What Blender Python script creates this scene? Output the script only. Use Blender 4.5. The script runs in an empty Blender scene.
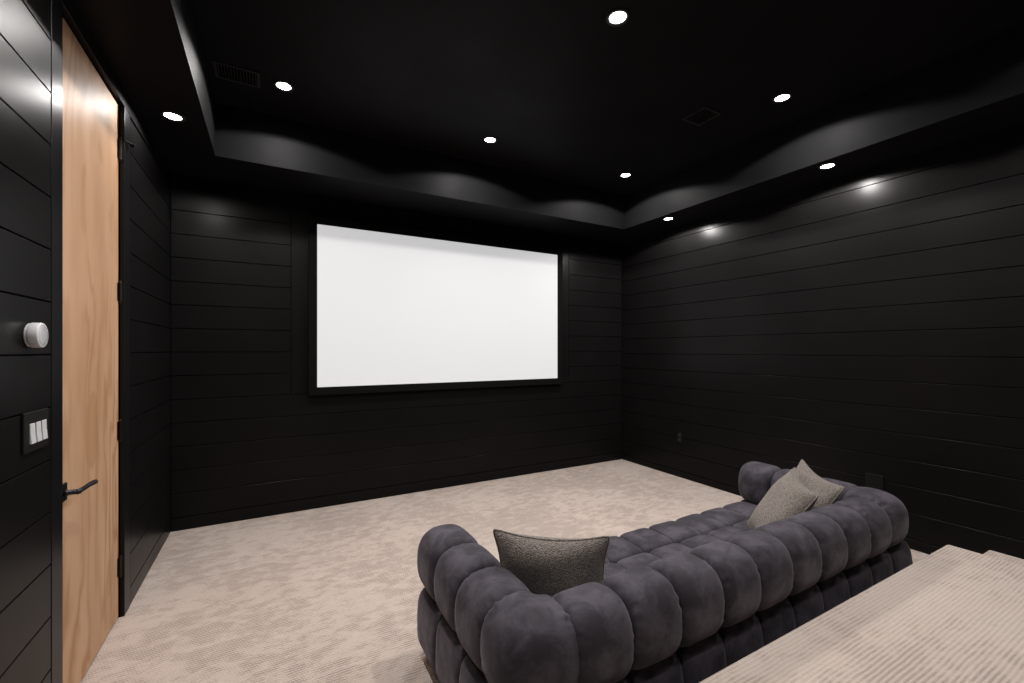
import bpy, bmesh, math, random
from mathutils import Vector, Matrix
random.seed(7)
S = bpy.context.scene
C = S.collection
PI = math.pi

# ------------------------------------------------------------------ dimensions
CAMH, YAW, F = 1.48, 0.5058, 435.2
D = 4.441                    # screen wall
XL, XR = -0.713, 4.161        # side walls
YR = -2.6                    # rear wall
SOFZ = 2.9237                # lowered ceiling border
TX0, TX1, TY0, TY1 = -0.3625, 3.691, -2.0, 3.896   # raised tray
CEIL = 3.32
G0, PITCH = 2.8205, 0.1939   # board joints
PLAT_Z, PLAT_Y, PLAT_X = 0.313, 1.027, 3.57
STEP_Z = 0.162

# ------------------------------------------------------------------ node helpers
def new_mat(name):
    m = bpy.data.materials.new(name); m.use_nodes = True
    nt = m.node_tree; b = nt.nodes['Principled BSDF']
    return m, nt, b
def nd(nt, typ, **kw):
    n = nt.nodes.new(typ)
    for k, v in kw.items():
        if k.startswith('in_'):
            key = k[3:]
            n.inputs[int(key) if key.isdigit() else key.replace('_', ' ')].default_value = v
        else: setattr(n, k, v)
    return n
def math_n(nt, op, a, b=None, c=None):
    n = nt.nodes.new('ShaderNodeMath'); n.operation = op
    for i, x in enumerate((a, b, c)):
        if x is None: continue
        if hasattr(x, 'links'): nt.links.new(x, n.inputs[i])
        else: n.inputs[i].default_value = x
    return n.outputs[0]
def ramp(nt, fac, stops):
    r = nt.nodes.new('ShaderNodeValToRGB')
    e = r.color_ramp.elements
    while len(e) < len(stops): e.new(0.5)
    for i, (p, c) in enumerate(stops):
        e[i].position = p; e[i].color = (*c, 1) if len(c) == 3 else c
    nt.links.new(fac, r.inputs[0])
    return r.outputs[0]
def mixc(nt, fac, a, b, mode='MIX'):
    n = nt.nodes.new('ShaderNodeMix'); n.data_type = 'RGBA'; n.blend_type = mode
    for s, v in ((n.inputs[0], fac), (n.inputs[6], a), (n.inputs[7], b)):
        if hasattr(v, 'links'): nt.links.new(v, s)
        else: s.default_value = v if not isinstance(v, tuple) or len(v) == 4 else (*v, 1)
    return n.outputs[2]
def objco(nt, scale=(1, 1, 1)):
    t = nt.nodes.new('ShaderNodeTexCoord'); mp = nt.nodes.new('ShaderNodeMapping')
    mp.inputs['Scale'].default_value = scale
    nt.links.new(t.outputs['Object'], mp.inputs[0])
    return mp.outputs[0]
def noise(nt, vec, scale, detail=3, rough=0.5, dist=0.0):
    n = nd(nt, 'ShaderNodeTexNoise'); n.inputs['Scale'].default_value = scale
    n.inputs['Detail'].default_value = detail; n.inputs['Roughness'].default_value = rough
    n.inputs['Distortion'].default_value = dist
    nt.links.new(vec, n.inputs['Vector']); return n.outputs['Fac']
def bump(nt, b, h, strength, dist):
    n = nd(nt, 'ShaderNodeBump'); n.inputs['Strength'].default_value = strength
    n.inputs['Distance'].default_value = dist
    nt.links.new(h, n.inputs['Height']); nt.links.new(n.outputs[0], b.inputs['Normal'])

def paint(name, col, rough, spec=0.5, bumpk=0.04):
    m, nt, b = new_mat(name)
    co = objco(nt)
    n1 = noise(nt, co, 3.0, 3)
    c = ramp(nt, n1, [(0.3, tuple(x * 0.9 for x in col)), (0.7, tuple(x * 1.1 for x in col))])
    nt.links.new(c, b.inputs['Base Color'])
    r = ramp(nt, noise(nt, co, 2.0, 4), [(0.3, (rough * 0.9,) * 3), (0.7, (rough * 1.12,) * 3)])
    nt.links.new(r, b.inputs['Roughness'])
    b.inputs['Specular IOR Level'].default_value = spec
    bump(nt, b, noise(nt, co, 240, 2), bumpk, 0.002)
    return m
def plain(name, col, rough=0.5, metal=0.0, spec=0.5):
    m, nt, b = new_mat(name)
    co = objco(nt)
    c = ramp(nt, noise(nt, co, 40, 2), [(0.3, tuple(x * 0.95 for x in col)), (0.7, tuple(x * 1.05 for x in col))])
    nt.links.new(c, b.inputs['Base Color'])
    b.inputs['Roughness'].default_value = rough; b.inputs['Metallic'].default_value = metal
    b.inputs['Specular IOR Level'].default_value = spec
    return m

M = {}
M['wall'] = paint('black_board_paint', (0.0074, 0.0070, 0.0071), 0.31, 0.085)
M['joint'] = paint('joint_black', (0.004, 0.004, 0.004), 0.7, 0.1)
M['ceil'] = paint('black_ceiling_paint', (0.0094, 0.0093, 0.0101), 0.5, 0.05)
M['casing'] = paint('black_casing_paint', (0.0085, 0.0088, 0.0098), 0.30, 0.12)
M['frame'] = plain('black_velvet_frame', (0.0035, 0.0035, 0.0035), 0.85, 0, 0.1)
M['metal'] = plain('black_metal', (0.012, 0.012, 0.013), 0.32, 0.3)
M['hinge'] = plain('dark_bronze', (0.03, 0.027, 0.025), 0.3, 0.8)
M['plate'] = plain('black_plate', (0.006, 0.006, 0.006), 0.5, 0, 0.2)
M['rubber'] = plain('black_rubber', (0.008, 0.008, 0.008), 0.8, 0, 0.1)
M['white'] = plain('white_plastic', (0.62, 0.62, 0.63), 0.35)
M['lightgrey'] = plain('grey_glass_face', (0.5, 0.5, 0.53), 0.15)
M['ring'] = plain('black_trim_ring', (0.016, 0.016, 0.016), 0.45)
M['vent'] = plain('black_grille', (0.02, 0.02, 0.021), 0.4)
M['ventshade'] = plain('duct_shade_black', (0.002, 0.002, 0.002), 0.9, 0, 0.0)
M['foot'] = plain('pale_wood_foot', (0.42, 0.27, 0.15), 0.45)

# lamp lens
m, nt, b = new_mat('lamp_lens')
b.inputs['Base Color'].default_value = (0.9, 0.9, 0.9, 1)
b.inputs['Emission Color'].default_value = (1.0, 0.975, 0.95, 1)
b.inputs['Emission Strength'].default_value = 22.0
M['lens'] = m

# projection screen: white cloth, its brightness put in as a glow of its own
m, nt, b = new_mat('screen_cloth')
co = objco(nt)
c = ramp(nt, noise(nt, co, 0.9, 2), [(0.3, (0.33, 0.33, 0.333)), (0.7, (0.345, 0.345, 0.348))])
nt.links.new(c, b.inputs['Base Color'])
b.inputs['Roughness'].default_value = 0.9; b.inputs['Specular IOR Level'].default_value = 0.1
b.inputs['Emission Color'].default_value = (0.985, 0.985, 1.0, 1)
b.inputs['Emission Strength'].default_value = 0.53
M['screen'] = m

# carpet
def carpet(name, lo, amt):
    m, nt, b = new_mat(name)
    t = nd(nt, 'ShaderNodeTexCoord')
    wn = nd(nt, 'ShaderNodeTexNoise'); wn.inputs['Scale'].default_value = 9; nt.links.new(t.outputs['Object'], wn.inputs['Vector'])
    vm = nd(nt, 'ShaderNodeVectorMath', operation='MULTIPLY_ADD'); vm.inputs[1].default_value = (0.011, 0.010, 0)
    nt.links.new(wn.outputs['Color'], vm.inputs[0]); nt.links.new(t.outputs['Object'], vm.inputs[2])
    sp = nd(nt, 'ShaderNodeSeparateXYZ'); nt.links.new(vm.outputs[0], sp.inputs[0])
    PX, PY = 0.0128, 0.0160
    row = math_n(nt, 'FLOOR', math_n(nt, 'DIVIDE', sp.outputs[1], PY))
    off = math_n(nt, 'MULTIPLY', math_n(nt, 'MODULO', row, 2.0), PI)
    sx = math_n(nt, 'SINE', math_n(nt, 'ADD', math_n(nt, 'MULTIPLY', sp.outputs[0], 2 * PI / PX), off))
    sy = math_n(nt, 'COSINE', math_n(nt, 'MULTIPLY', sp.outputs[1], 2 * PI / PY))
    sy2 = math_n(nt, 'SUBTRACT', 0.5, math_n(nt, 'MULTIPLY', sy, 0.5))
    loop = math_n(nt, 'MULTIPLY', math_n(nt, 'ADD', math_n(nt, 'MULTIPLY', sx, 0.5), 0.5), sy2)    # 0..1 loops
    loop = math_n(nt, 'ADD', math_n(nt, 'MULTIPLY', loop, 0.58), math_n(nt, 'MULTIPLY', sy2, 0.42))
    pa = noise(nt, objco(nt, (1.0, 1.7, 1)), 8.5, 4, 0.72)
    pb = noise(nt, objco(nt, (1.2, 1.0, 1)), 1.4, 2, 0.5)
    patch = math_n(nt, 'ADD', math_n(nt, 'MULTIPLY', pa, 0.65), math_n(nt, 'MULTIPLY', pb, 0.35))
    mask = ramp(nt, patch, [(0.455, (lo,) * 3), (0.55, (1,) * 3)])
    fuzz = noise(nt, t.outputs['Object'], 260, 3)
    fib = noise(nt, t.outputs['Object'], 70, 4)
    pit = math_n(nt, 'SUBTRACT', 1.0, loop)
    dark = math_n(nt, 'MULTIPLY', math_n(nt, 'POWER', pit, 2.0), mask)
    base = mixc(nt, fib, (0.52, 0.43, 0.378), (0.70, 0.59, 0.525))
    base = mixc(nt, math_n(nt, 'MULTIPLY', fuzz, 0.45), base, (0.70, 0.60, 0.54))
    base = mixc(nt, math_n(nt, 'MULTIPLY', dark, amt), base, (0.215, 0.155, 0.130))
    tone = ramp(nt, noise(nt, objco(nt, (1, 0.8, 1)), 2.3, 5, 0.7), [(0.3, (0.93, 0.915, 0.905)), (0.7, (1.0, 1.0, 1.0))])
    base = mixc(nt, 1.0, base, tone, 'MULTIPLY')
    nt.links.new(base, b.inputs['Base Color'])
    b.inputs['Roughness'].default_value = 0.95; b.inputs['Specular IOR Level'].default_value = 0.12
    b.inputs['Sheen Weight'].default_value = 0.15
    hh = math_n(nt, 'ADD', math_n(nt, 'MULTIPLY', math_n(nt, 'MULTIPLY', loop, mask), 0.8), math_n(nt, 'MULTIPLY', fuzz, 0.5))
    bump(nt, b, hh, 0.55, 0.008)
    return m
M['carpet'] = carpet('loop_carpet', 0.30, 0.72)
M['carpet_rows'] = carpet('loop_carpet_on_platform', 0.42, 0.5)

# veneer door
m, nt, b = new_mat('birch_veneer')
co = objco(nt, (1, 1, 0.09))
warp = noise(nt, objco(nt, (1, 1, 0.35)), 2.6, 3, 0.5, 0.4)
sp = nd(nt, 'ShaderNodeSeparateXYZ'); t = nd(nt, 'ShaderNodeTexCoord'); nt.links.new(t.outputs['Object'], sp.inputs[0])
u = math_n(nt, 'ADD', math_n(nt, 'MULTIPLY', sp.outputs[1], 5.5), math_n(nt, 'MULTIPLY', warp, 4.2))
fig = math_n(nt, 'ABSOLUTE', math_n(nt, 'SINE', math_n(nt, 'MULTIPLY', u, 4.5)))
fig = math_n(nt, 'POWER', fig, 5.0)
fine = noise(nt, co, 90, 4, 0.65)
broad = noise(nt, objco(nt, (1, 1, 0.22)), 4.5, 3)
c = ramp(nt, broad, [(0.30, (0.45, 0.255, 0.145)), (0.72, (0.585, 0.370, 0.232))])
c = mixc(nt, math_n(nt, 'MULTIPLY', fine, 0.30), c, (0.66, 0.45, 0.30))
figm = ramp(nt, noise(nt, objco(nt, (1, 1, 0.3)), 2.2, 2), [(0.34, (0,) * 3), (0.56, (1,) * 3)])
c = mixc(nt, math_n(nt, 'MULTIPLY', math_n(nt, 'MULTIPLY', fig, figm), 0.75), c, (0.36, 0.185, 0.085))
stain = ramp(nt, noise(nt, objco(nt, (1, 1, 0.45)), 5.2, 2, 0.4), [(0.63, (0,) * 3), (0.68, (1,) * 3)])
c = mixc(nt, math_n(nt, 'MULTIPLY', stain, 0.4), c, (0.38, 0.205, 0.09))
# one amber stain above the handle
ey = math_n(nt, 'DIVIDE', sp.outputs[1], 0.095); ez = math_n(nt, 'DIVIDE', math_n(nt, 'SUBTRACT', sp.outputs[2], 1.10), 0.19)
er = math_n(nt, 'ADD', math_n(nt, 'MULTIPLY', ey, ey), math_n(nt, 'MULTIPLY', ez, ez))
er = math_n(nt, 'ADD', er, math_n(nt, 'MULTIPLY', math_n(nt, 'SUBTRACT', noise(nt, objco(nt, (1, 1, 0.3)), 14, 3), 0.5), 1.6))
em_ = ramp(nt, er, [(0.80, (1,) * 3), (1.0, (0,) * 3)])
c = mixc(nt, math_n(nt, 'MULTIPLY', em_, 0.42), c, (0.36, 0.19, 0.08))
nt.links.new(c, b.inputs['Base Color'])
b.inputs['Roughness'].default_value = 0.5; b.inputs['Specular IOR Level'].default_value = 0.06
bump(nt, b, fine, 0.05, 0.002)
M['wood'] = m

# sofa velvet
m, nt, b = new_mat('charcoal_velvet')
co = objco(nt)
nap = noise(nt, co, 9.0, 4, 0.6, 0.35)
c = ramp(nt, nap, [(0.40, (0.026, 0.0218, 0.0285)), (0.50, (0.049, 0.0415, 0.0535)), (0.60, (0.077, 0.0655, 0.0825))])
c = mixc(nt, math_n(nt, 'MULTIPLY', noise(nt, co, 400, 2), 0.25), c, (0.06, 0.056, 0.064))
nt.links.new(c, b.inputs['Base Color'])
b.inputs['Roughness'].default_value = 0.72; b.inputs['Specular IOR Level'].default_value = 0.25
b.inputs['Sheen Weight'].default_value = 0.22; b.inputs['Sheen Roughness'].default_value = 0.45
b.inputs['Sheen Tint'].default_value = (0.62, 0.58, 0.66, 1)
hb = math_n(nt, 'ADD', math_n(nt, 'MULTIPLY', noise(nt, co, 16, 3), 1.0), math_n(nt, 'MULTIPLY', noise(nt, co, 300, 2), 0.06))
bump(nt, b, hb, 0.35, 0.012)
M['velvet'] = m
M['under'] = plain('dust_cover', (0.008, 0.008, 0.008), 0.9, 0, 0.05)

# boucle
def boucle(name, lo, hi):
    m, nt, b = new_mat(name)
    co = objco(nt)
    v = nd(nt, 'ShaderNodeTexVoronoi'); v.inputs['Scale'].default_value = 210
    nt.links.new(co, v.inputs['Vector'])
    sepc = nd(nt, 'ShaderNodeSeparateColor'); nt.links.new(v.outputs['Color'], sepc.inputs[0])
    n2 = noise(nt, co, 190, 3, 0.7)
    f = math_n(nt, 'ADD', math_n(nt, 'MULTIPLY', sepc.outputs[0], 0.65), math_n(nt, 'MULTIPLY', n2, 0.4))
    c = ramp(nt, f, [(0.15, lo), (0.8, hi)])
    c = mixc(nt, math_n(nt, 'MULTIPLY', v.outputs['Distance'], 0.7), c, tuple(x * 0.5 for x in lo))
    nt.links.new(c, b.inputs['Base Color'])
    b.inputs['Roughness'].default_value = 0.95; b.inputs['Specular IOR Level'].default_value = 0.1
    b.inputs['Sheen Weight'].default_value = 0.25
    bump(nt, b, math_n(nt, 'SUBTRACT', n2, math_n(nt, 'MULTIPLY', v.outputs['Distance'], 1.2)), 0.9, 0.006)
    return m
M['boucle'] = boucle('grey_taupe_boucle', (0.180, 0.149, 0.130), (0.46, 0.398, 0.352))

# ------------------------------------------------------------------ mesh helpers
def make(name, bm, mat, parent=None, smooth=False, kind=None, bevel=0.0, seg=2, angle=35):
    me = bpy.data.meshes.new(name)
    if parent is not None:
        root = parent
        while root.parent is not None: root = root.parent
        off = Vector(root.location)
        bmesh.ops.translate(bm, verts=bm.verts, vec=-off)
    bm.normal_update(); bm.to_mesh(me); bm.free()
    mats = mat if isinstance(mat, (list, tuple)) else [mat]
    for x in mats: me.materials.append(x)
    o = bpy.data.objects.new(name, me); C.objects.link(o)
    if parent is not None: o.parent = parent
    if smooth:
        me.polygons.foreach_set('use_smooth', [True] * len(me.polygons))
    if bevel:
        md = o.modifiers.new('edge', 'BEVEL'); md.width = bevel; md.segments = seg
        md.limit_method = 'ANGLE'; md.angle_limit = math.radians(angle)
    if kind: o['kind'] = kind
    return o
def empty(name, loc, label, cat, group=None, kind=None):
    o = bpy.data.objects.new(name, None); C.objects.link(o)
    o.location = loc; o.empty_display_size = 0.1
    tag(o, label, cat, group, kind); return o
def tag(o, label=None, cat=None, group=None, kind=None):
    if label: o['label'] = label
    if cat: o['category'] = cat
    if group: o['group'] = group
    if kind: o['kind'] = kind
def box(bm, x0, x1, y0, y1, z0, z1, mi=0):
    v = [bm.verts.new(p) for p in ((x0, y0, z0), (x1, y0, z0), (x1, y1, z0), (x0, y1, z0),
                                   (x0, y0, z1), (x1, y0, z1), (x1, y1, z1), (x0, y1, z1))]
    for f in ((3, 2, 1, 0), (4, 5, 6, 7), (0, 1, 5, 4), (1, 2, 6, 5), (2, 3, 7, 6), (3, 0, 4, 7)):
        fc = bm.faces.new([v[i] for i in f]); fc.material_index = mi
def lathe(bm, prof, origin, axis, n=40, cap0=True, cap1=True):
    """prof: (radius, height) pairs along axis."""
    a = Vector(axis).normalized(); o = Vector(origin)
    t = a.orthogonal().normalized(); s = a.cross(t)
    rings = []
    for r, h in prof:
        rings.append([bm.verts.new(o + a * h + (t * math.cos(2 * PI * k / n) + s * math.sin(2 * PI * k / n)) * r) for k in range(n)])
    for i in range(len(rings) - 1):
        for k in range(n):
            bm.faces.new((rings[i][k], rings[i][(k + 1) % n], rings[i + 1][(k + 1) % n], rings[i + 1][k]))
    if cap0: bm.faces.new(list(reversed(rings[0])))
    if cap1: bm.faces.new(rings[-1])
def tube(bm, pts, radii, n=12, squash=1.0):
    pts = [Vector(p) for p in pts]; rings = []
    for i, p in enumerate(pts):
        d = (pts[min(i + 1, len(pts) - 1)] - pts[max(i - 1, 0)]).normalized()
        up = Vector((0, 0, 1)); s = d.cross(up).normalized(); u = s.cross(d)
        rings.append([bm.verts.new(p + (s * math.cos(2 * PI * k / n) * squash + u * math.sin(2 * PI * k / n)) * radii[i]) for k in range(n)])
    for i in range(len(rings) - 1):
        for k in range(n):
            bm.faces.new((rings[i][k], rings[i][(k + 1) % n], rings[i + 1][(k + 1) % n], rings[i + 1][k]))
    bm.faces.new(list(reversed(rings[0]))); bm.faces.new(rings[-1])
    bmesh.ops.recalc_face_normals(bm, faces=bm.faces)

# ------------------------------------------------------------------ the room
GAP, TH = 0.0050, 0.016      # open joint between boards, board thickness
def zjoints(top):
    """joint heights from floor to soffit for a wall whose top joint is at `top`"""
    z = [0.0] + sorted(top - PITCH * i for i in range(15) if top - PITCH * i > 0.04)
    return z + [SOFZ]
def cells_x(bm, xface, sgn, rects):
    """boards on a side wall: face plane at xface, room on the sgn side; rects are (y0,y1,z0,z1)"""
    g = GAP / 2
    for y0, y1, z0, z1 in rects:
        xa, xb = sorted((xface, xface - sgn * TH))
        box(bm, xa, xb, y0 + g, y1 - g, z0 + g, z1 - g)
def cells_y(bm, yface, sgn, rects):
    g = GAP / 2
    for x0, x1, z0, z1 in rects:
        ya, yb = sorted((yface, yface - sgn * TH))
        box(bm, x0 + g, x1 - g, ya, yb, z0 + g, z1 - g)

ZF = zjoints(G0); ZRt = zjoints(G0 - 0.0304)
BASE_F = G0 - 14 * PITCH      # baseboard top, 0.106
DY0, DY1, DZ = 2.340, 3.160, 2.836        # door opening
CY0, CY1 = 2.240, 3.272                   # casing outer edges

# screen wall
bm = bmesh.new()
PX0, PX1, PZ0 = 0.159, 3.278, G0 - 9 * PITCH
rects = []
for a, b_ in zip(ZF[1:], ZF[2:]):
    if PZ0 - 1e-4 <= a and b_ <= G0 + 1e-4:
        rects += [(XL, PX0, a, b_), (PX1, XR, a, b_)]
    else: rects.append((XL, XR, a, b_))
rects.append((PX0, PX1, PZ0, G0))
cells_y(bm, D, -1, rects)
box(bm, XL - 0.1, XR + 0.1, D + TH, D + 0.12, 0, CEIL, 1)
make('wall_front', bm, [M['wall'], M['joint']], kind='structure', bevel=0.0016, seg=1)
bm = bmesh.new(); cells_y(bm, D - 0.002, -1, [(XL, XR, 0.0, BASE_F)])
make('baseboard_front', bm, M['wall'], kind='structure', bevel=0.002, seg=2)

# right wall (boards offset a little lower)
bm = bmesh.new()
rects = []
for a, b_ in zip(ZRt, ZRt[1:]):
    rects.append((YR, D, a, b_))
cells_x(bm, XR, -1, rects)
box(bm, XR + TH, XR + 0.12, YR - 0.1, D, 0, CEIL, 1)
make('wall_right', bm, [M['wall'], M['joint']], kind='structure', bevel=0.0016, seg=1)

# left wall with the door opening
bm = bmesh.new()
rects = []
for a, b_ in zip(ZF[1:], ZF[2:]):
    if b_ <= G0 + 1e-4: rects += [(YR, CY0, a, b_), (CY1, D, a, b_)]
    elif a >= G0 - 1e-4: rects += [(YR, D, a + 0.015, b_)]
rects += [(YR, CY0, 0, BASE_F), (CY1, D, 0, BASE_F)]
cells_x(bm, XL, 1, rects)
for y0, y1, z0, z1 in ((YR - 0.1, DY0, 0, CEIL), (DY1, D, 0, CEIL), (DY0, DY1, DZ, CEIL)):
    box(bm, XL - 0.12, XL - TH, y0, y1, z0, z1, 1)
make('wall_left', bm, [M['wall'], M['joint']], kind='structure', bevel=0.0016, seg=1)
bm = bmesh.new()
g = GAP / 2
box(bm, XL - 0.045, XL + 0.001, CY0 + g, DY0, 0, DZ)
box(bm, XL - 0.045, XL + 0.001, DY1, CY1 - g, 0, DZ)
make('trim_1', bm, M['casing'], kind='structure', bevel=0.0018, seg=2)
# rear wall
bm = bmesh.new()
cells_y(bm, YR, 1, [(XL, XR, a, b_) for a, b_ in zip(ZF, ZF[1:])])
box(bm, XL - 0.1, XR + 0.1, YR - 0.12, YR - TH, 0, CEIL, 1)
make('wall_rear', bm, [M['wall'], M['joint']], kind='structure', bevel=0.0016, seg=1)

# floor, platform and aisle step
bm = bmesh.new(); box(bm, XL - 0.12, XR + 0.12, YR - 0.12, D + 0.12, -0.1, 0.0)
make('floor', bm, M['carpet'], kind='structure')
bm = bmesh.new(); box(bm, XL + 0.001, PLAT_X, YR + 0.001, PLAT_Y, 0.0, PLAT_Z)
o = make('carpeted_platform', bm, M['carpet_rows'], kind='structure', bevel=0.016, seg=4)
bm = bmesh.new(); box(bm, PLAT_X, XR - 0.001, YR + 0.001, PLAT_Y - 0.034, 0.0, STEP_Z)
o = make('carpeted_step', bm, M['carpet_rows'], kind='structure', bevel=0.016, seg=4)

# ceiling: lowered border, tray sides and raised centre in one shell
bm = bmesh.new()
X0, X1, Y0, Y1 = XL - 0.12, XR + 0.12, YR - 0.12, D + 0.12
for a in ((X0, TX0, Y0, Y1), (TX1, X1, Y0, Y1), (TX0, TX1, Y0, TY0), (TX0, TX1, TY1, Y1)):
    box(bm, *a, SOFZ, CEIL)
box(bm, X0, X1, Y0, Y1, CEIL, CEIL + 0.1)
make('ceiling', bm, M['ceil'], kind='structure')

# ------------------------------------------------------------------ door
dx = XL - 0.024
door = empty('door_1', (dx, (DY0 + DY1) / 2, 0), 'tall unpainted birch door in the black boarded left wall', 'door', kind='structure')
bm = bmesh.new(); box(bm, dx - 0.042, dx, DY0 + 0.003, DY1 - 0.004, 0.008, DZ - 0.006)
make('door_leaf', bm, M['wood'], door, bevel=0.002)
bm = bmesh.new()   # dark stops behind the leaf
box(bm, XL - 0.12, dx - 0.045, DY0, DY1, 0.0, DZ)
make('door_stop_panel', bm, M['joint'], door)
for z in (2.585, 1.80, 1.035, 0.285):
    bm = bmesh.new()
    lathe(bm, [(0.004, -0.062), (0.0065, -0.058), (0.0075, -0.052), (0.0075, -0.018), (0.0068, -0.017), (0.0075, -0.016), (0.0075, 0.016), (0.0068, 0.017), (0.0075, 0.018), (0.0075, 0.052), (0.0065, 0.058), (0.004, 0.062)],
          (dx + 0.008, DY1 - 0.006, z), (0, 0, 1), 16)
    box(bm, dx - 0.004, dx + 0.0015, DY1 - 0.030, DY1 - 0.006, z - 0.05, z + 0.05)
    box(bm, dx - 0.004, XL - 0.004, DY1 - 0.0025, DY1 - 0.0004, z - 0.05, z + 0.05)
    h = make('hinge', bm, M['hinge'], door)
    if z > 2.5:
        bm = bmesh.new()
        zt = z + 0.066
        tube(bm, [(dx + 0.008, DY1 - 0.006, zt), (dx + 0.03, DY1 + 0.03, zt), (dx + 0.045, DY1 + 0.062, zt)], [0.006, 0.005, 0.005], 10)
        lathe(bm, [(0.009, 0), (0.012, 0.004), (0.012, 0.012), (0.008, 0.016)], (dx + 0.047, DY1 + 0.06, zt), (-0.4, 1, 0), 16)
        lathe(bm, [(0.008, -0.006), (0.010, -0.003), (0.010, 0.005), (0.006, 0.008)], (dx + 0.008, DY1 - 0.006, zt), (0, 0, 1), 16)
        make('hinge_pin_stop', bm, M['rubber'], h)
# lever handle on a square rosette
hy, hz = 2.403, 0.905
bm = bmesh.new(); box(bm, dx, dx + 0.009, hy - 0.036, hy + 0.036, hz - 0.036, hz + 0.036)
ros = make('handle_rosette', bm, M['metal'], door, bevel=0.003, seg=2)
bm = bmesh.new()
lathe(bm, [(0.014, 0), (0.013, 0.012), (0.0105, 0.016), (0.0105, 0.052)], (dx + 0.008, hy, hz), (1, 0, 0), 18)
tube(bm, [(dx + 0.052, hy - 0.009, hz), (dx + 0.055, hy + 0.02, hz), (dx + 0.056, hy + 0.055, hz), (dx + 0.060, hy + 0.085, hz + 0.002), (dx + 0.067, hy + 0.108, hz + 0.004), (dx + 0.073, hy + 0.122, hz + 0.005), (dx + 0.075, hy + 0.127, hz + 0.006)],
     [0.010, 0.0105, 0.0100, 0.0105, 0.0112, 0.0105, 0.006], 14, 0.85)
make('lever', bm, M['metal'], ros, smooth=True)

# ------------------------------------------------------------------ wall fittings
def thermostat():
    c = Vector((XL, 2.066, 1.530))
    t = empty('thermostat', c, 'round white thermostat dial on the black boards beside the wooden door', 'thermostat')
    bm = bmesh.new()
    lathe(bm, [(0.036, 0.0), (0.039, 0.002), (0.040, 0.004), (0.036, 0.006), (0.036, 0.008)], c, (1, 0, 0), 48)
    make('back_plate', bm, M['white'], t, smooth=False)
    bm = bmesh.new()
    lathe(bm, [(0.038, 0.008), (0.0418, 0.010), (0.0425, 0.013), (0.0425, 0.032), (0.0415, 0.0345), (0.039, 0.036), (0.036, 0.0362)], c, (1, 0, 0), 56)
    o = make('dial_ring', bm, M['white'], t, smooth=True)
    bm = bmesh.new()
    lathe(bm, [(0.036, 0.0358), (0.034, 0.0368), (0.020, 0.0376), (0.004, 0.038)], c, (1, 0, 0), 48)
    make('display_face', bm, M['lightgrey'], o, smooth=True)
thermostat()

def switch_plate():
    y0, y1, z0, z1 = 2.015, 2.195, 1.137, 1.272
    t = empty('light_switch', (XL, (y0 + y1) / 2, (z0 + z1) / 2), 'black three gang switch plate with white rockers, beside the wooden door', 'light switch')
    bm = bmesh.new(); box(bm, XL, XL + 0.008, y0, y1, z0, z1)
    make('plate', bm, M['plate'], t, bevel=0.003)
    for k in range(3):
        yc = (y0 + y1) / 2 + 0.006 + (k - 1) * 0.043
        bm = bmesh.new()
        zc = (z0 + z1) / 2 - 0.006
        pts = [(XL + 0.007, zc - 0.034), (XL + 0.0145, zc - 0.034), (XL + 0.0115, zc), (XL + 0.0105, zc + 0.034), (XL + 0.007, zc + 0.034)]
        va = [bm.verts.new((p[0], yc - 0.0165, p[1])) for p in pts]; vb = [bm.verts.new((p[0], yc + 0.0165, p[1])) for p in pts]
        bm.faces.new(va); bm.faces.new(list(reversed(vb)))
        for i in range(5): bm.faces.new((va[i], vb[i], vb[(i + 1) % 5], va[(i + 1) % 5]))
        bmesh.ops.recalc_face_normals(bm, faces=bm.faces)
        make('rocker', bm, M['white'], t, bevel=0.0015)
switch_plate()

def outlet(y, z, hw, hh, label, sockets=True):
    t = empty('wall_outlet', (XR, y, z), label, 'outlet', 'black outlets low on the right wall')
    bm = bmesh.new(); box(bm, XR - 0.009, XR, y - hw, y + hw, z - hh, z + hh)
    make('plate', bm, M['plate'], t, bevel=0.003)
    for s in (-1, 1) if sockets else ():
        bm = bmesh.new(); box(bm, XR - 0.012, XR - 0.007, y - 0.017, y + 0.017, z + s * 0.026 - 0.017, z + s * 0.026 + 0.017)
        make('socket', bm, M['ring'], t, bevel=0.004)
outlet(3.48, 0.465, 0.038, 0.060, 'small black outlet low on the right wall nearest the far corner')
outlet(1.615, 0.435, 0.060, 0.068, 'blank black plate on the right wall just above the sofa back', False)

# ------------------------------------------------------------------ projection screen
sx0, sx1, sz0, sz1 = 0.3747, 3.0783, 1.1348, 2.6479
ps = empty('projection_screen', ((sx0 + sx1) / 2, D, sz0), 'large bright white projection screen in a black frame on the far wall', 'screen')
bm = bmesh.new()
fw, yf, yb = 0.074, D - 0.048, D
outr = [(sx0 - fw, sz0 - fw), (sx1 + fw, sz0 - fw), (sx1 + fw, sz1 + fw), (sx0 - fw, sz1 + fw)]
innr = [(sx0, sz0), (sx1, sz0), (sx1, sz1), (sx0, sz1)]
of = [bm.verts.new((x, yf, z)) for x, z in outr]; ob = [bm.verts.new((x, yb, z)) for x, z in outr]
inf = [bm.verts.new((x, yf + 0.006, z)) for x, z in innr]; inb = [bm.verts.new((x, yb, z)) for x, z in innr]
for i in range(4):
    j = (i + 1) % 4
    bm.faces.new((of[i], of[j], inf[j], inf[i])); bm.faces.new((ob[j], ob[i], inb[i], inb[j]))
    bm.faces.new((of[j], of[i], ob[i], ob[j])); bm.faces.new((inf[i], inf[j], inb[j], inb[i]))
bmesh.ops.recalc_face_normals(bm, faces=bm.faces)
make('frame', bm, M['frame'], ps, bevel=0.004)
bm = bmesh.new(); box(bm, sx0 - 0.01, sx1 + 0.01, yf + 0.012, yf + 0.016, sz0 - 0.01, sz1 + 0.01)
make('screen_surface', bm, M['screen'], ps)

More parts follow.
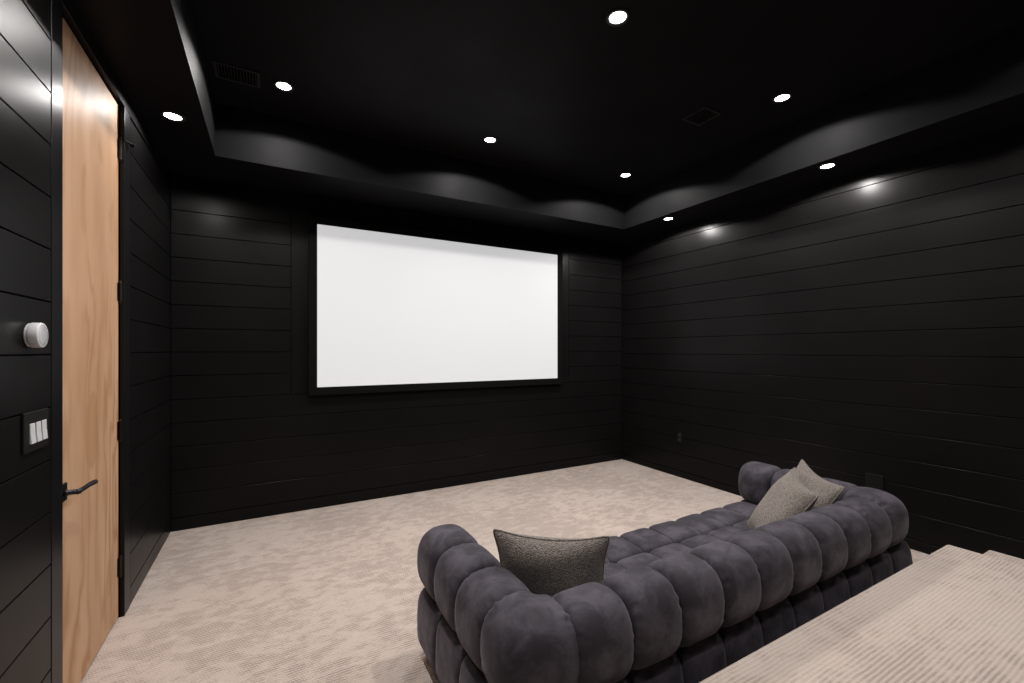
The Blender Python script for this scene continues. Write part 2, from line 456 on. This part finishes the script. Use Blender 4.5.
# ------------------------------------------------------------------ ceiling vents
def vent(x0, x1, y0, y1, n, along, label, frame_w=0.016):
    t = empty('ceiling_vent', ((x0 + x1) / 2, (y0 + y1) / 2, CEIL), label, 'vent', 'black ceiling vents')
    bm = bmesh.new()
    z0, z1 = CEIL - 0.008, CEIL
    box(bm, x0, x1, y0, y0 + frame_w, z0, z1); box(bm, x0, x1, y1 - frame_w, y1, z0, z1)
    box(bm, x0, x0 + frame_w, y0 + frame_w, y1 - frame_w, z0, z1); box(bm, x1 - frame_w, x1, y0 + frame_w, y1 - frame_w, z0, z1)
    make('vent_frame', bm, M['vent'], t)
    bm = bmesh.new(); box(bm, x0 + frame_w, x1 - frame_w, y0 + frame_w, y1 - frame_w, CEIL - 0.0015, CEIL)  # thin black sheet, painted as the shade inside the duct
    make('duct_shade_sheet', bm, M['ventshade'], t)
    a0, a1 = (x0, x1) if along == 'x' else (y0, y1)
    for k in range(n):
        p = a0 + frame_w + (a1 - a0 - 2 * frame_w) * (k + 0.5) / n
        bm = bmesh.new(); w = 0.0022
        if along == 'x': box(bm, p - w, p + w, y0 + frame_w, y1 - frame_w, CEIL - 0.0075, CEIL - 0.001)
        else: box(bm, x0 + frame_w, x1 - frame_w, p - w, p + w, CEIL - 0.0075, CEIL - 0.001)
        make('slat', bm, M['vent'], t)
vent(-0.325, -0.065, 3.33, 3.52, 13, 'x', 'slatted black vent in the raised ceiling above the left end of the screen wall')
vent(2.86, 3.06, 2.165, 2.375, 9, 'y', 'square black vent in the raised ceiling, between two right hand downlights')

# ------------------------------------------------------------------ downlights
def lamp_data(name, power, size, ca, cb):
    L = bpy.data.lights.new(name, 'SPOT')
    L.energy = power; L.spot_size = math.radians(size); L.spot_blend = 0.12
    L.shadow_soft_size = 0.035; L.color = (1.0, 0.965, 0.935)
    L.use_nodes = True
    nt = L.node_tree
    em = nt.nodes.get('Emission')
    tc = nd(nt, 'ShaderNodeTexCoord'); sp = nd(nt, 'ShaderNodeSeparateXYZ')
    nt.links.new(tc.outputs['Normal'], sp.inputs[0])
    c = math_n(nt, 'ABSOLUTE', sp.outputs[2])
    # beam: broad flood with a stronger centre
    st = math_n(nt, 'ADD', math_n(nt, 'MULTIPLY', math_n(nt, 'POWER', c, 2.0), ca), cb)
    nt.links.new(st, em.inputs['Strength'])
    return L
LT = lamp_data("downlight_beam", 84, 152, 0.85, 0.42)
LR = lamp_data("dimmed_downlight_beam", 39, 152, 0.85, 0.42)
LS = lamp_data("soffit_beam", 62, 163, -0.68, 1.0)
LF = lamp_data("left_soffit_beam", 24, 170, -0.2, 0.8)
LL = lamp_data("dimmed_soffit_beam", 15, 166, 0.2, 0.55)
ring_me = lens_me = None
def downlight(x, y, z, label, beam, group):
    global ring_me, lens_me
    t = empty('downlight', (x, y, z), label, 'downlight', group)
    if ring_me is None:
        bm = bmesh.new()
        lathe(bm, [(0.044, -0.0008), (0.046, -0.006), (0.053, -0.009), (0.060, -0.0085), (0.0635, -0.005), (0.064, 0.0)], (0, 0, 0), (0, 0, 1), 40, False, False)
        a = make('trim_ring', bm, M['ring'], None, smooth=True); ring_me = a.data
        bm = bmesh.new()
        lathe(bm, [(0.0015, -0.0052), (0.028, -0.0050), (0.041, -0.0042), (0.0445, -0.003), (0.0445, -0.0005)], (0, 0, 0), (0, 0, 1), 40, True, True)
        bmesh.ops.recalc_face_normals(bm, faces=bm.faces)
        c = make('lens', bm, M['lens'], None, smooth=True); lens_me = c.data
    else:
        a = bpy.data.objects.new('trim_ring', ring_me); C.objects.link(a)
        c = bpy.data.objects.new('lens', lens_me); C.objects.link(c)
    a.parent = t; c.parent = t
    s = bpy.data.objects.new('beam', beam); C.objects.link(s); s.parent = t; s.location = (0, 0, -0.014)
GR = 'recessed downlights in the raised ceiling'
GS = 'recessed downlights in the lowered ceiling border'
COLS = (0.078, 1.676, 3.258); ROWS = (3.42, 1.82, 0.22)
names = {
    (0, 0): 'lit downlight in the raised ceiling next to the slatted vent',
    (1, 0): 'lit downlight in the raised ceiling above the top middle of the white screen',
    (2, 0): 'lit downlight in the raised ceiling nearest the far right corner',
    (0, 1): 'lit downlight in the raised ceiling, left column, second from the screen wall',
    (1, 1): 'largest looking lit downlight, near the top edge in the middle of the raised ceiling',
    (2, 1): 'lit downlight in the raised ceiling on the right, beyond the square vent',
    (0, 2): 'lit downlight in the raised ceiling, left column, third from the screen wall',
    (1, 2): 'lit downlight in the raised ceiling, middle column, third from the screen wall',
    (2, 2): 'lit downlight in the raised ceiling, right column, third from the screen wall',
}
for j, y in enumerate(ROWS):
    for i, x in enumerate(COLS):
        downlight(x, y, CEIL, names[(i, j)], LR if j == 2 else LT, GR)
SL, SR = -0.529, 3.812
for x, y, lab in ((SL, 3.36, 'lit downlight in the lowered ceiling beyond the wooden door, near the left corner'),
                  (SL, 1.79, 'lit downlight in the lowered left ceiling border on the near side of the wooden door'),
                  (SL, 0.22, 'lit downlight in the lowered left ceiling border, third from the screen wall'),
                  (SR, 3.345, 'lit downlight over the right wall, the nearer of two to the far corner'),
                  (SR, 1.785, 'lit downlight over the right wall, the second from the far corner'),
                  (SR, 0.22, 'lit downlight in the lowered right ceiling border, third from the far corner')):
    downlight(x, y, SOFZ, lab, (LF if y > 3 else LL) if x < 0 else LS, GS)

# ------------------------------------------------------------------ sofa
SX0, SX1 = 0.61, 3.35
SY0 = 1.085                       # rear face
P = 0.2425                        # tuft pitch
W = 0.258                         # roll width
IX0, IX1 = SX0 + P, 3.0335       # first and last roll joints on the back
IY = SY0 + W                      # inner face of the back roll
AY1 = SY0 + P + 0.012 + 3 * P     # front end of the arms
ZB0, ZB1, ZT = 0.05, 0.336, 0.615
sofa = empty('sofa', ((SX0 + SX1) / 2, (SY0 + AY1) / 2, 0), 'long charcoal velvet channel tufted sofa seen from behind, below the carpeted platform', 'sofa')

def cube_dirs(n):
    bm = bmesh.new()
    bmesh.ops.create_cube(bm, size=2)
    bmesh.ops.subdivide_edges(bm, edges=bm.edges[:], cuts=n, use_grid_fill=True)
    return bm
def puff(fn, p, q, n=13, seed=0, gather=0.0055, ngather=29, ends=(1, 1)):
    """tufted cushion: local s along the row, u across, w up; fn maps (s,u,w) to the room"""
    rnd = random.Random(seed); ph = rnd.random() * 6; ph2 = rnd.random() * 6
    bm = cube_dirs(n)
    for v in bm.verts:
        s, u, w = (math.copysign(abs(k) ** 0.8, k) for k in v.co)
        r = (abs(u) ** p + abs(w) ** p)
        N = (r ** (q / p) + abs(s) ** q) ** (1 / q)
        s, u, w = s / N, u / N, w / N
        th = math.atan2(w, u)
        e = max(0.0, (abs(s) - 0.62) / 0.3)
        if e > 0 and ends[1 if s > 0 else 0]:
            e = min(e, 1.0)
            gm = 0.5 + 0.5 * math.sin(3 * th + ph2)
            rr = 1 - e * gm * gather / 0.14 * (0.5 + math.cos(th * ngather + ph + 2.5 * math.sin(4 * th + ph2)) * 0.6 + math.cos(th * (ngather * 0.57) + ph2) * 0.5)
            u *= rr; w *= rr
        sag = 1 + 0.012 * math.sin(2.1 * th + ph) * math.cos(1.7 * s + ph2)
        v.co = fn(s, u * sag, w * sag)
    bmesh.ops.recalc_face_normals(bm, faces=bm.faces)
    return bm
def bezel(u, w, hw, hz):
    return u * hw, w * hz
ZC, HZ, HW = (ZB1 + ZT) / 2, (ZT - ZB1) / 2 + 0.012, W / 2 + 0.004
OV = 1.035
sd = 0
def add(name, fn, p, q, n=13, **kw):
    global sd
    sd += 1
    o = make(name, puff(fn, p, q, n, seed=sd, **kw), M['velvet'], sofa, smooth=True)
    return o
# back roll: nine channels between the corners
for k in range(9):
    xc = IX0 + P * (k + 0.5) * (IX1 - IX0) / (9 * P)
    hl = (IX1 - IX0) / 18 * OV
    add('back_bolster', lambda s, u, w, xc=xc, hl=hl: Vector((xc + s * hl, SY0 + W / 2 + u * HW * (1 - 0.06 * max(w, 0)), ZC + w * HZ)), 2.5, 5.4, 22)
# arm rolls: three channels each
for side in (-1, 1):
    xc = SX0 + W / 2 if side < 0 else SX1 - W / 2
    for k in range(3):
        ya = SY0 + P + 0.012 + k * P
        yc, hl = ya + P / 2, P / 2 * OV
        add('arm_bolster', lambda s, u, w, xc=xc, yc=yc, hl=hl: Vector((xc + u * HW, yc + s * hl, ZC + w * HZ)), 2.5, 5.4, 22, ends=(1, 1 if k < 2 else 0))
    # corner channel bends from the arm into the back
    PR = P + 0.014 if side < 0 else SX1 - IX1
    pv = Vector((SX0 + PR, SY0 + P + 0.026, 0)) if side < 0 else Vector((SX1 - PR, SY0 + P + 0.026, 0))
    def corner(s, u, w, pv=pv, side=side, PR=PR):
        a = (s * 1.05 + 1) / 2 * PI / 2
        R = (P + 0.014) * (0.5 + 0.5 * u) * (1 + (0.17 if side < 0 else 0.24) * math.sin(2 * a) ** 2)
        dz = 0.004 * (1 - s * s) * max(w, 0)
        return Vector((pv.x + side * math.cos(a) * R * PR / (P + 0.014), pv.y - math.sin(a) * R, ZC + w * HZ + dz))
    add('corner_bolster', corner, 2.5, 7.5, 26)
# base: a channelled plinth all round
BD = 0.085
HB = (ZB1 - ZB0) / 2 + 0.008; ZBC = (ZB1 + ZB0) / 2
for k in range(11):
    w_ = (SX1 - SX0) / 11
    xc = SX0 + w_ * (k + 0.5)
    add('base_panel', lambda s, u, w, xc=xc, w_=w_: Vector((xc + s * w_ / 2 * 1.04, SY0 + BD + 0.018 + u * BD + 0.016 * w, ZBC + w * HB)), 4.2, 9, 11, gather=0.001)
for k in range(9):
    w_ = (SX1 - SX0 - 2 * W) / 9
    xc = SX0 + W + w_ * (k + 0.5)
    add('base_panel', lambda s, u, w, xc=xc, w_=w_: Vector((xc + s * w_ / 2 * 1.04, 1.945 + u * BD, 0.155 + w * 0.105)), 4.2, 9, 9, gather=0.001)
for side in (-1, 1):
    BA = 0.13
    xo = SX0 + BA + 0.002 if side < 0 else SX1 - BA - 0.002
    for k in range(3):
        w_ = (AY1 - SY0 - 0.19) / 3
        yc = SY0 + 0.19 + w_ * (k + 0.5)
        add('base_panel', lambda s, u, w, xo=xo, yc=yc, w_=w_, side=side, BA=BA: Vector((xo + u * BA - side * 0.004 * w, yc + s * w_ / 2 * 1.04, ZBC + w * HB)), 4.2, 9, 11, gather=0.001)
# tufted seat, nine by three
for r in range(3):
    for k in range(9):
        w_ = (SX1 - SX0 - 2 * W) / 9
        xc = SX0 + W + w_ * (k + 0.5); yc = 2.03 - 0.245 * (r + 0.5)
        add('seat_tuft', lambda s, u, w, xc=xc, yc=yc, w_=w_: Vector((xc + s * w_ / 2 * 1.06, yc + u * 0.1225 * 1.06, 0.256 + w * 0.106)), 5.0, 5.5, 13, gather=0.0015)
bm = bmesh.new(); box(bm, SX0 + 0.06, SX1 - 0.06, SY0 + 0.07, 1.93, 0.06, 0.30)
make('frame', bm, M['under'], sofa)
for fx in (SX0 + 0.055, (SX0 + SX1) / 2, SX1 - 0.055):
    for fy in (SY0 + 0.08, AY1 - 0.06):
        bm = bmesh.new()
        lathe(bm, [(0.017, 0.0), (0.019, 0.003), (0.026, 0.06), (0.026, 0.085)], (fx, fy, 0.0), (0, 0, 1), 20)
        make('foot', bm, M['foot'], sofa, smooth=False)

# ------------------------------------------------------------------ scatter cushions
def cushion(tl, tr, bl, depth, label, seed, pinch=0.10):
    """tl, tr, bl: corner points in the room; the fourth follows. Knife-edge cushion with pinched corners."""
    tl, tr, bl = Vector(tl), Vector(tr), Vector(bl)
    br = tr + bl - tl
    c = (tl + br) / 2
    ex, ez = (tr - tl) / 2, (tl - bl) / 2
    nrm = ex.cross(ez).normalized()
    rnd = random.Random(seed); p1, p2, p3 = (rnd.random() * 6 for _ in range(3))
    o = empty('cushion', c, label, 'cushion', 'grey boucle scatter cushions on the sofa')
    N = 44
    def surf(u, v, sg):
        fu = 1 - pinch * (1 - v * v) * abs(u) ** 1.5 * 1.0
        fv = 1 - pinch * (1 - u * u) * abs(v) ** 1.5 * 1.0
        # soften the corner tips
        k = max(0, abs(u) + abs(v) - 1.86)
        uu = u * fu * (1 - k * 0.25); vv = v * fv * (1 - k * 0.25)
        t = (max(0, 1 - u ** 2) ** 0.52) * (max(0, 1 - v ** 2) ** 0.52)
        t += 0.06 * (1 - max(abs(u), abs(v)) ** 8)
        wr = 1 + 0.07 * math.sin(3.1 * u + p1 + 2 * v) + 0.05 * math.sin(5.3 * v - 2.1 * u + p2)
        # folds running in from the corners
        d = math.sin(9 * math.atan2(abs(v) - 1.25, abs(u) - 1.25) + p3)
        cr = max(0, abs(u * v) - 0.25) * 0.10 * d
        h = depth / 2 * (t * wr + cr * t)
        sagv = -0.05 * (1 - u * u) * max(v, 0) ** 2
        return c + ex * uu + ez * (vv + sagv) + nrm * h * sg
    bm = bmesh.new()
    g = {}
    for sg in (1, -1):
        for i in range(N + 1):
            for j in range(N + 1):
                edge = i in (0, N) or j in (0, N)
                if edge and sg < 0: g[sg, i, j] = g[1, i, j]; continue
                a, b2 = -1 + 2 * i / N, -1 + 2 * j / N
                a = math.sin(a * PI / 2) * 0.45 + a * 0.55; b2 = math.sin(b2 * PI / 2) * 0.45 + b2 * 0.55
                g[sg, i, j] = bm.verts.new(surf(a, b2, sg))
        for i in range(N):
            for j in range(N):
                q = [g[sg, i, j], g[sg, i + 1, j], g[sg, i + 1, j + 1], g[sg, i, j + 1]]
                bm.faces.new(q if sg > 0 else list(reversed(q)))
    edge_pts = [g[1, i, 0].co.copy() for i in range(N)] + [g[1, N, j].co.copy() for j in range(N)] + \
               [g[1, N - i, N].co.copy() for i in range(N)] + [g[1, 0, N - j].co.copy() for j in range(N)]
    cover = make('cushion_cover', bm, M['boucle'], o, smooth=True)
    # seam welt round the edge
    bm = bmesh.new(); rings = []; L = len(edge_pts)
    for i, p in enumerate(edge_pts):
        d = (edge_pts[(i + 1) % L] - edge_pts[i - 1]).normalized()
        s = nrm; t_ = d.cross(s).normalized()
        r = 0.0045
        rings.append([bm.verts.new(p + (s * math.cos(2 * PI * k / 8) + t_ * math.sin(2 * PI * k / 8)) * r) for k in range(8)])
    for i in range(L):
        for k in range(8):
            bm.faces.new((rings[i][k], rings[i][(k + 1) % 8], rings[(i + 1) % L][(k + 1) % 8], rings[(i + 1) % L][k]))
    bmesh.ops.recalc_face_normals(bm, faces=bm.faces)
    make('seam_welt', bm, M['boucle'], cover, smooth=True)
    return o
cushion((0.785, 1.585, 0.757), (1.205, 1.350, 0.728), (0.820, 1.625, 0.375), 0.165,
        'grey boucle cushion standing alone at the left end of the sofa', 3, 0.14)
cushion((2.900, 1.540, 0.744), (2.670, 1.290, 0.672), (2.560, 1.640, 0.415), 0.16,
        'boucle cushion at the right of the sofa, the front one of a leaning pair', 5, 0.10)
cushion((3.075, 1.590, 0.762), (2.880, 1.255, 0.695), (2.83, 1.68, 0.42), 0.11,
        'boucle cushion at the right of the sofa, half hidden behind another cushion', 9, 0.13)

# ------------------------------------------------------------------ world, camera, view
w = bpy.data.worlds.new('World'); S.world = w; w.use_nodes = True
w.node_tree.nodes['Background'].inputs[0].default_value = (0.02, 0.02, 0.02, 1)
w.node_tree.nodes['Background'].inputs[1].default_value = 0.0
cam = bpy.data.cameras.new('camera'); co = bpy.data.objects.new('camera', cam); C.objects.link(co)
co.location = (0, 0, CAMH); co.rotation_euler = (PI / 2, 0, -YAW)
cam.sensor_width = 36; cam.lens = F / 1024 * 36; cam.clip_start = 0.02
cam.shift_y = (350.06 - 341.5) / 1024
S.camera = co
S.view_settings.view_transform = 'Standard'; S.view_settings.look = 'None'
S.view_settings.gamma = 1; S.view_settings.use_curve_mapping = False
S.view_settings.exposure = 0.0
S.cycles.max_bounces = 8; S.cycles.diffuse_bounces = 5; S.cycles.use_denoising = True
S.cycles.sample_clamp_indirect = 4.0
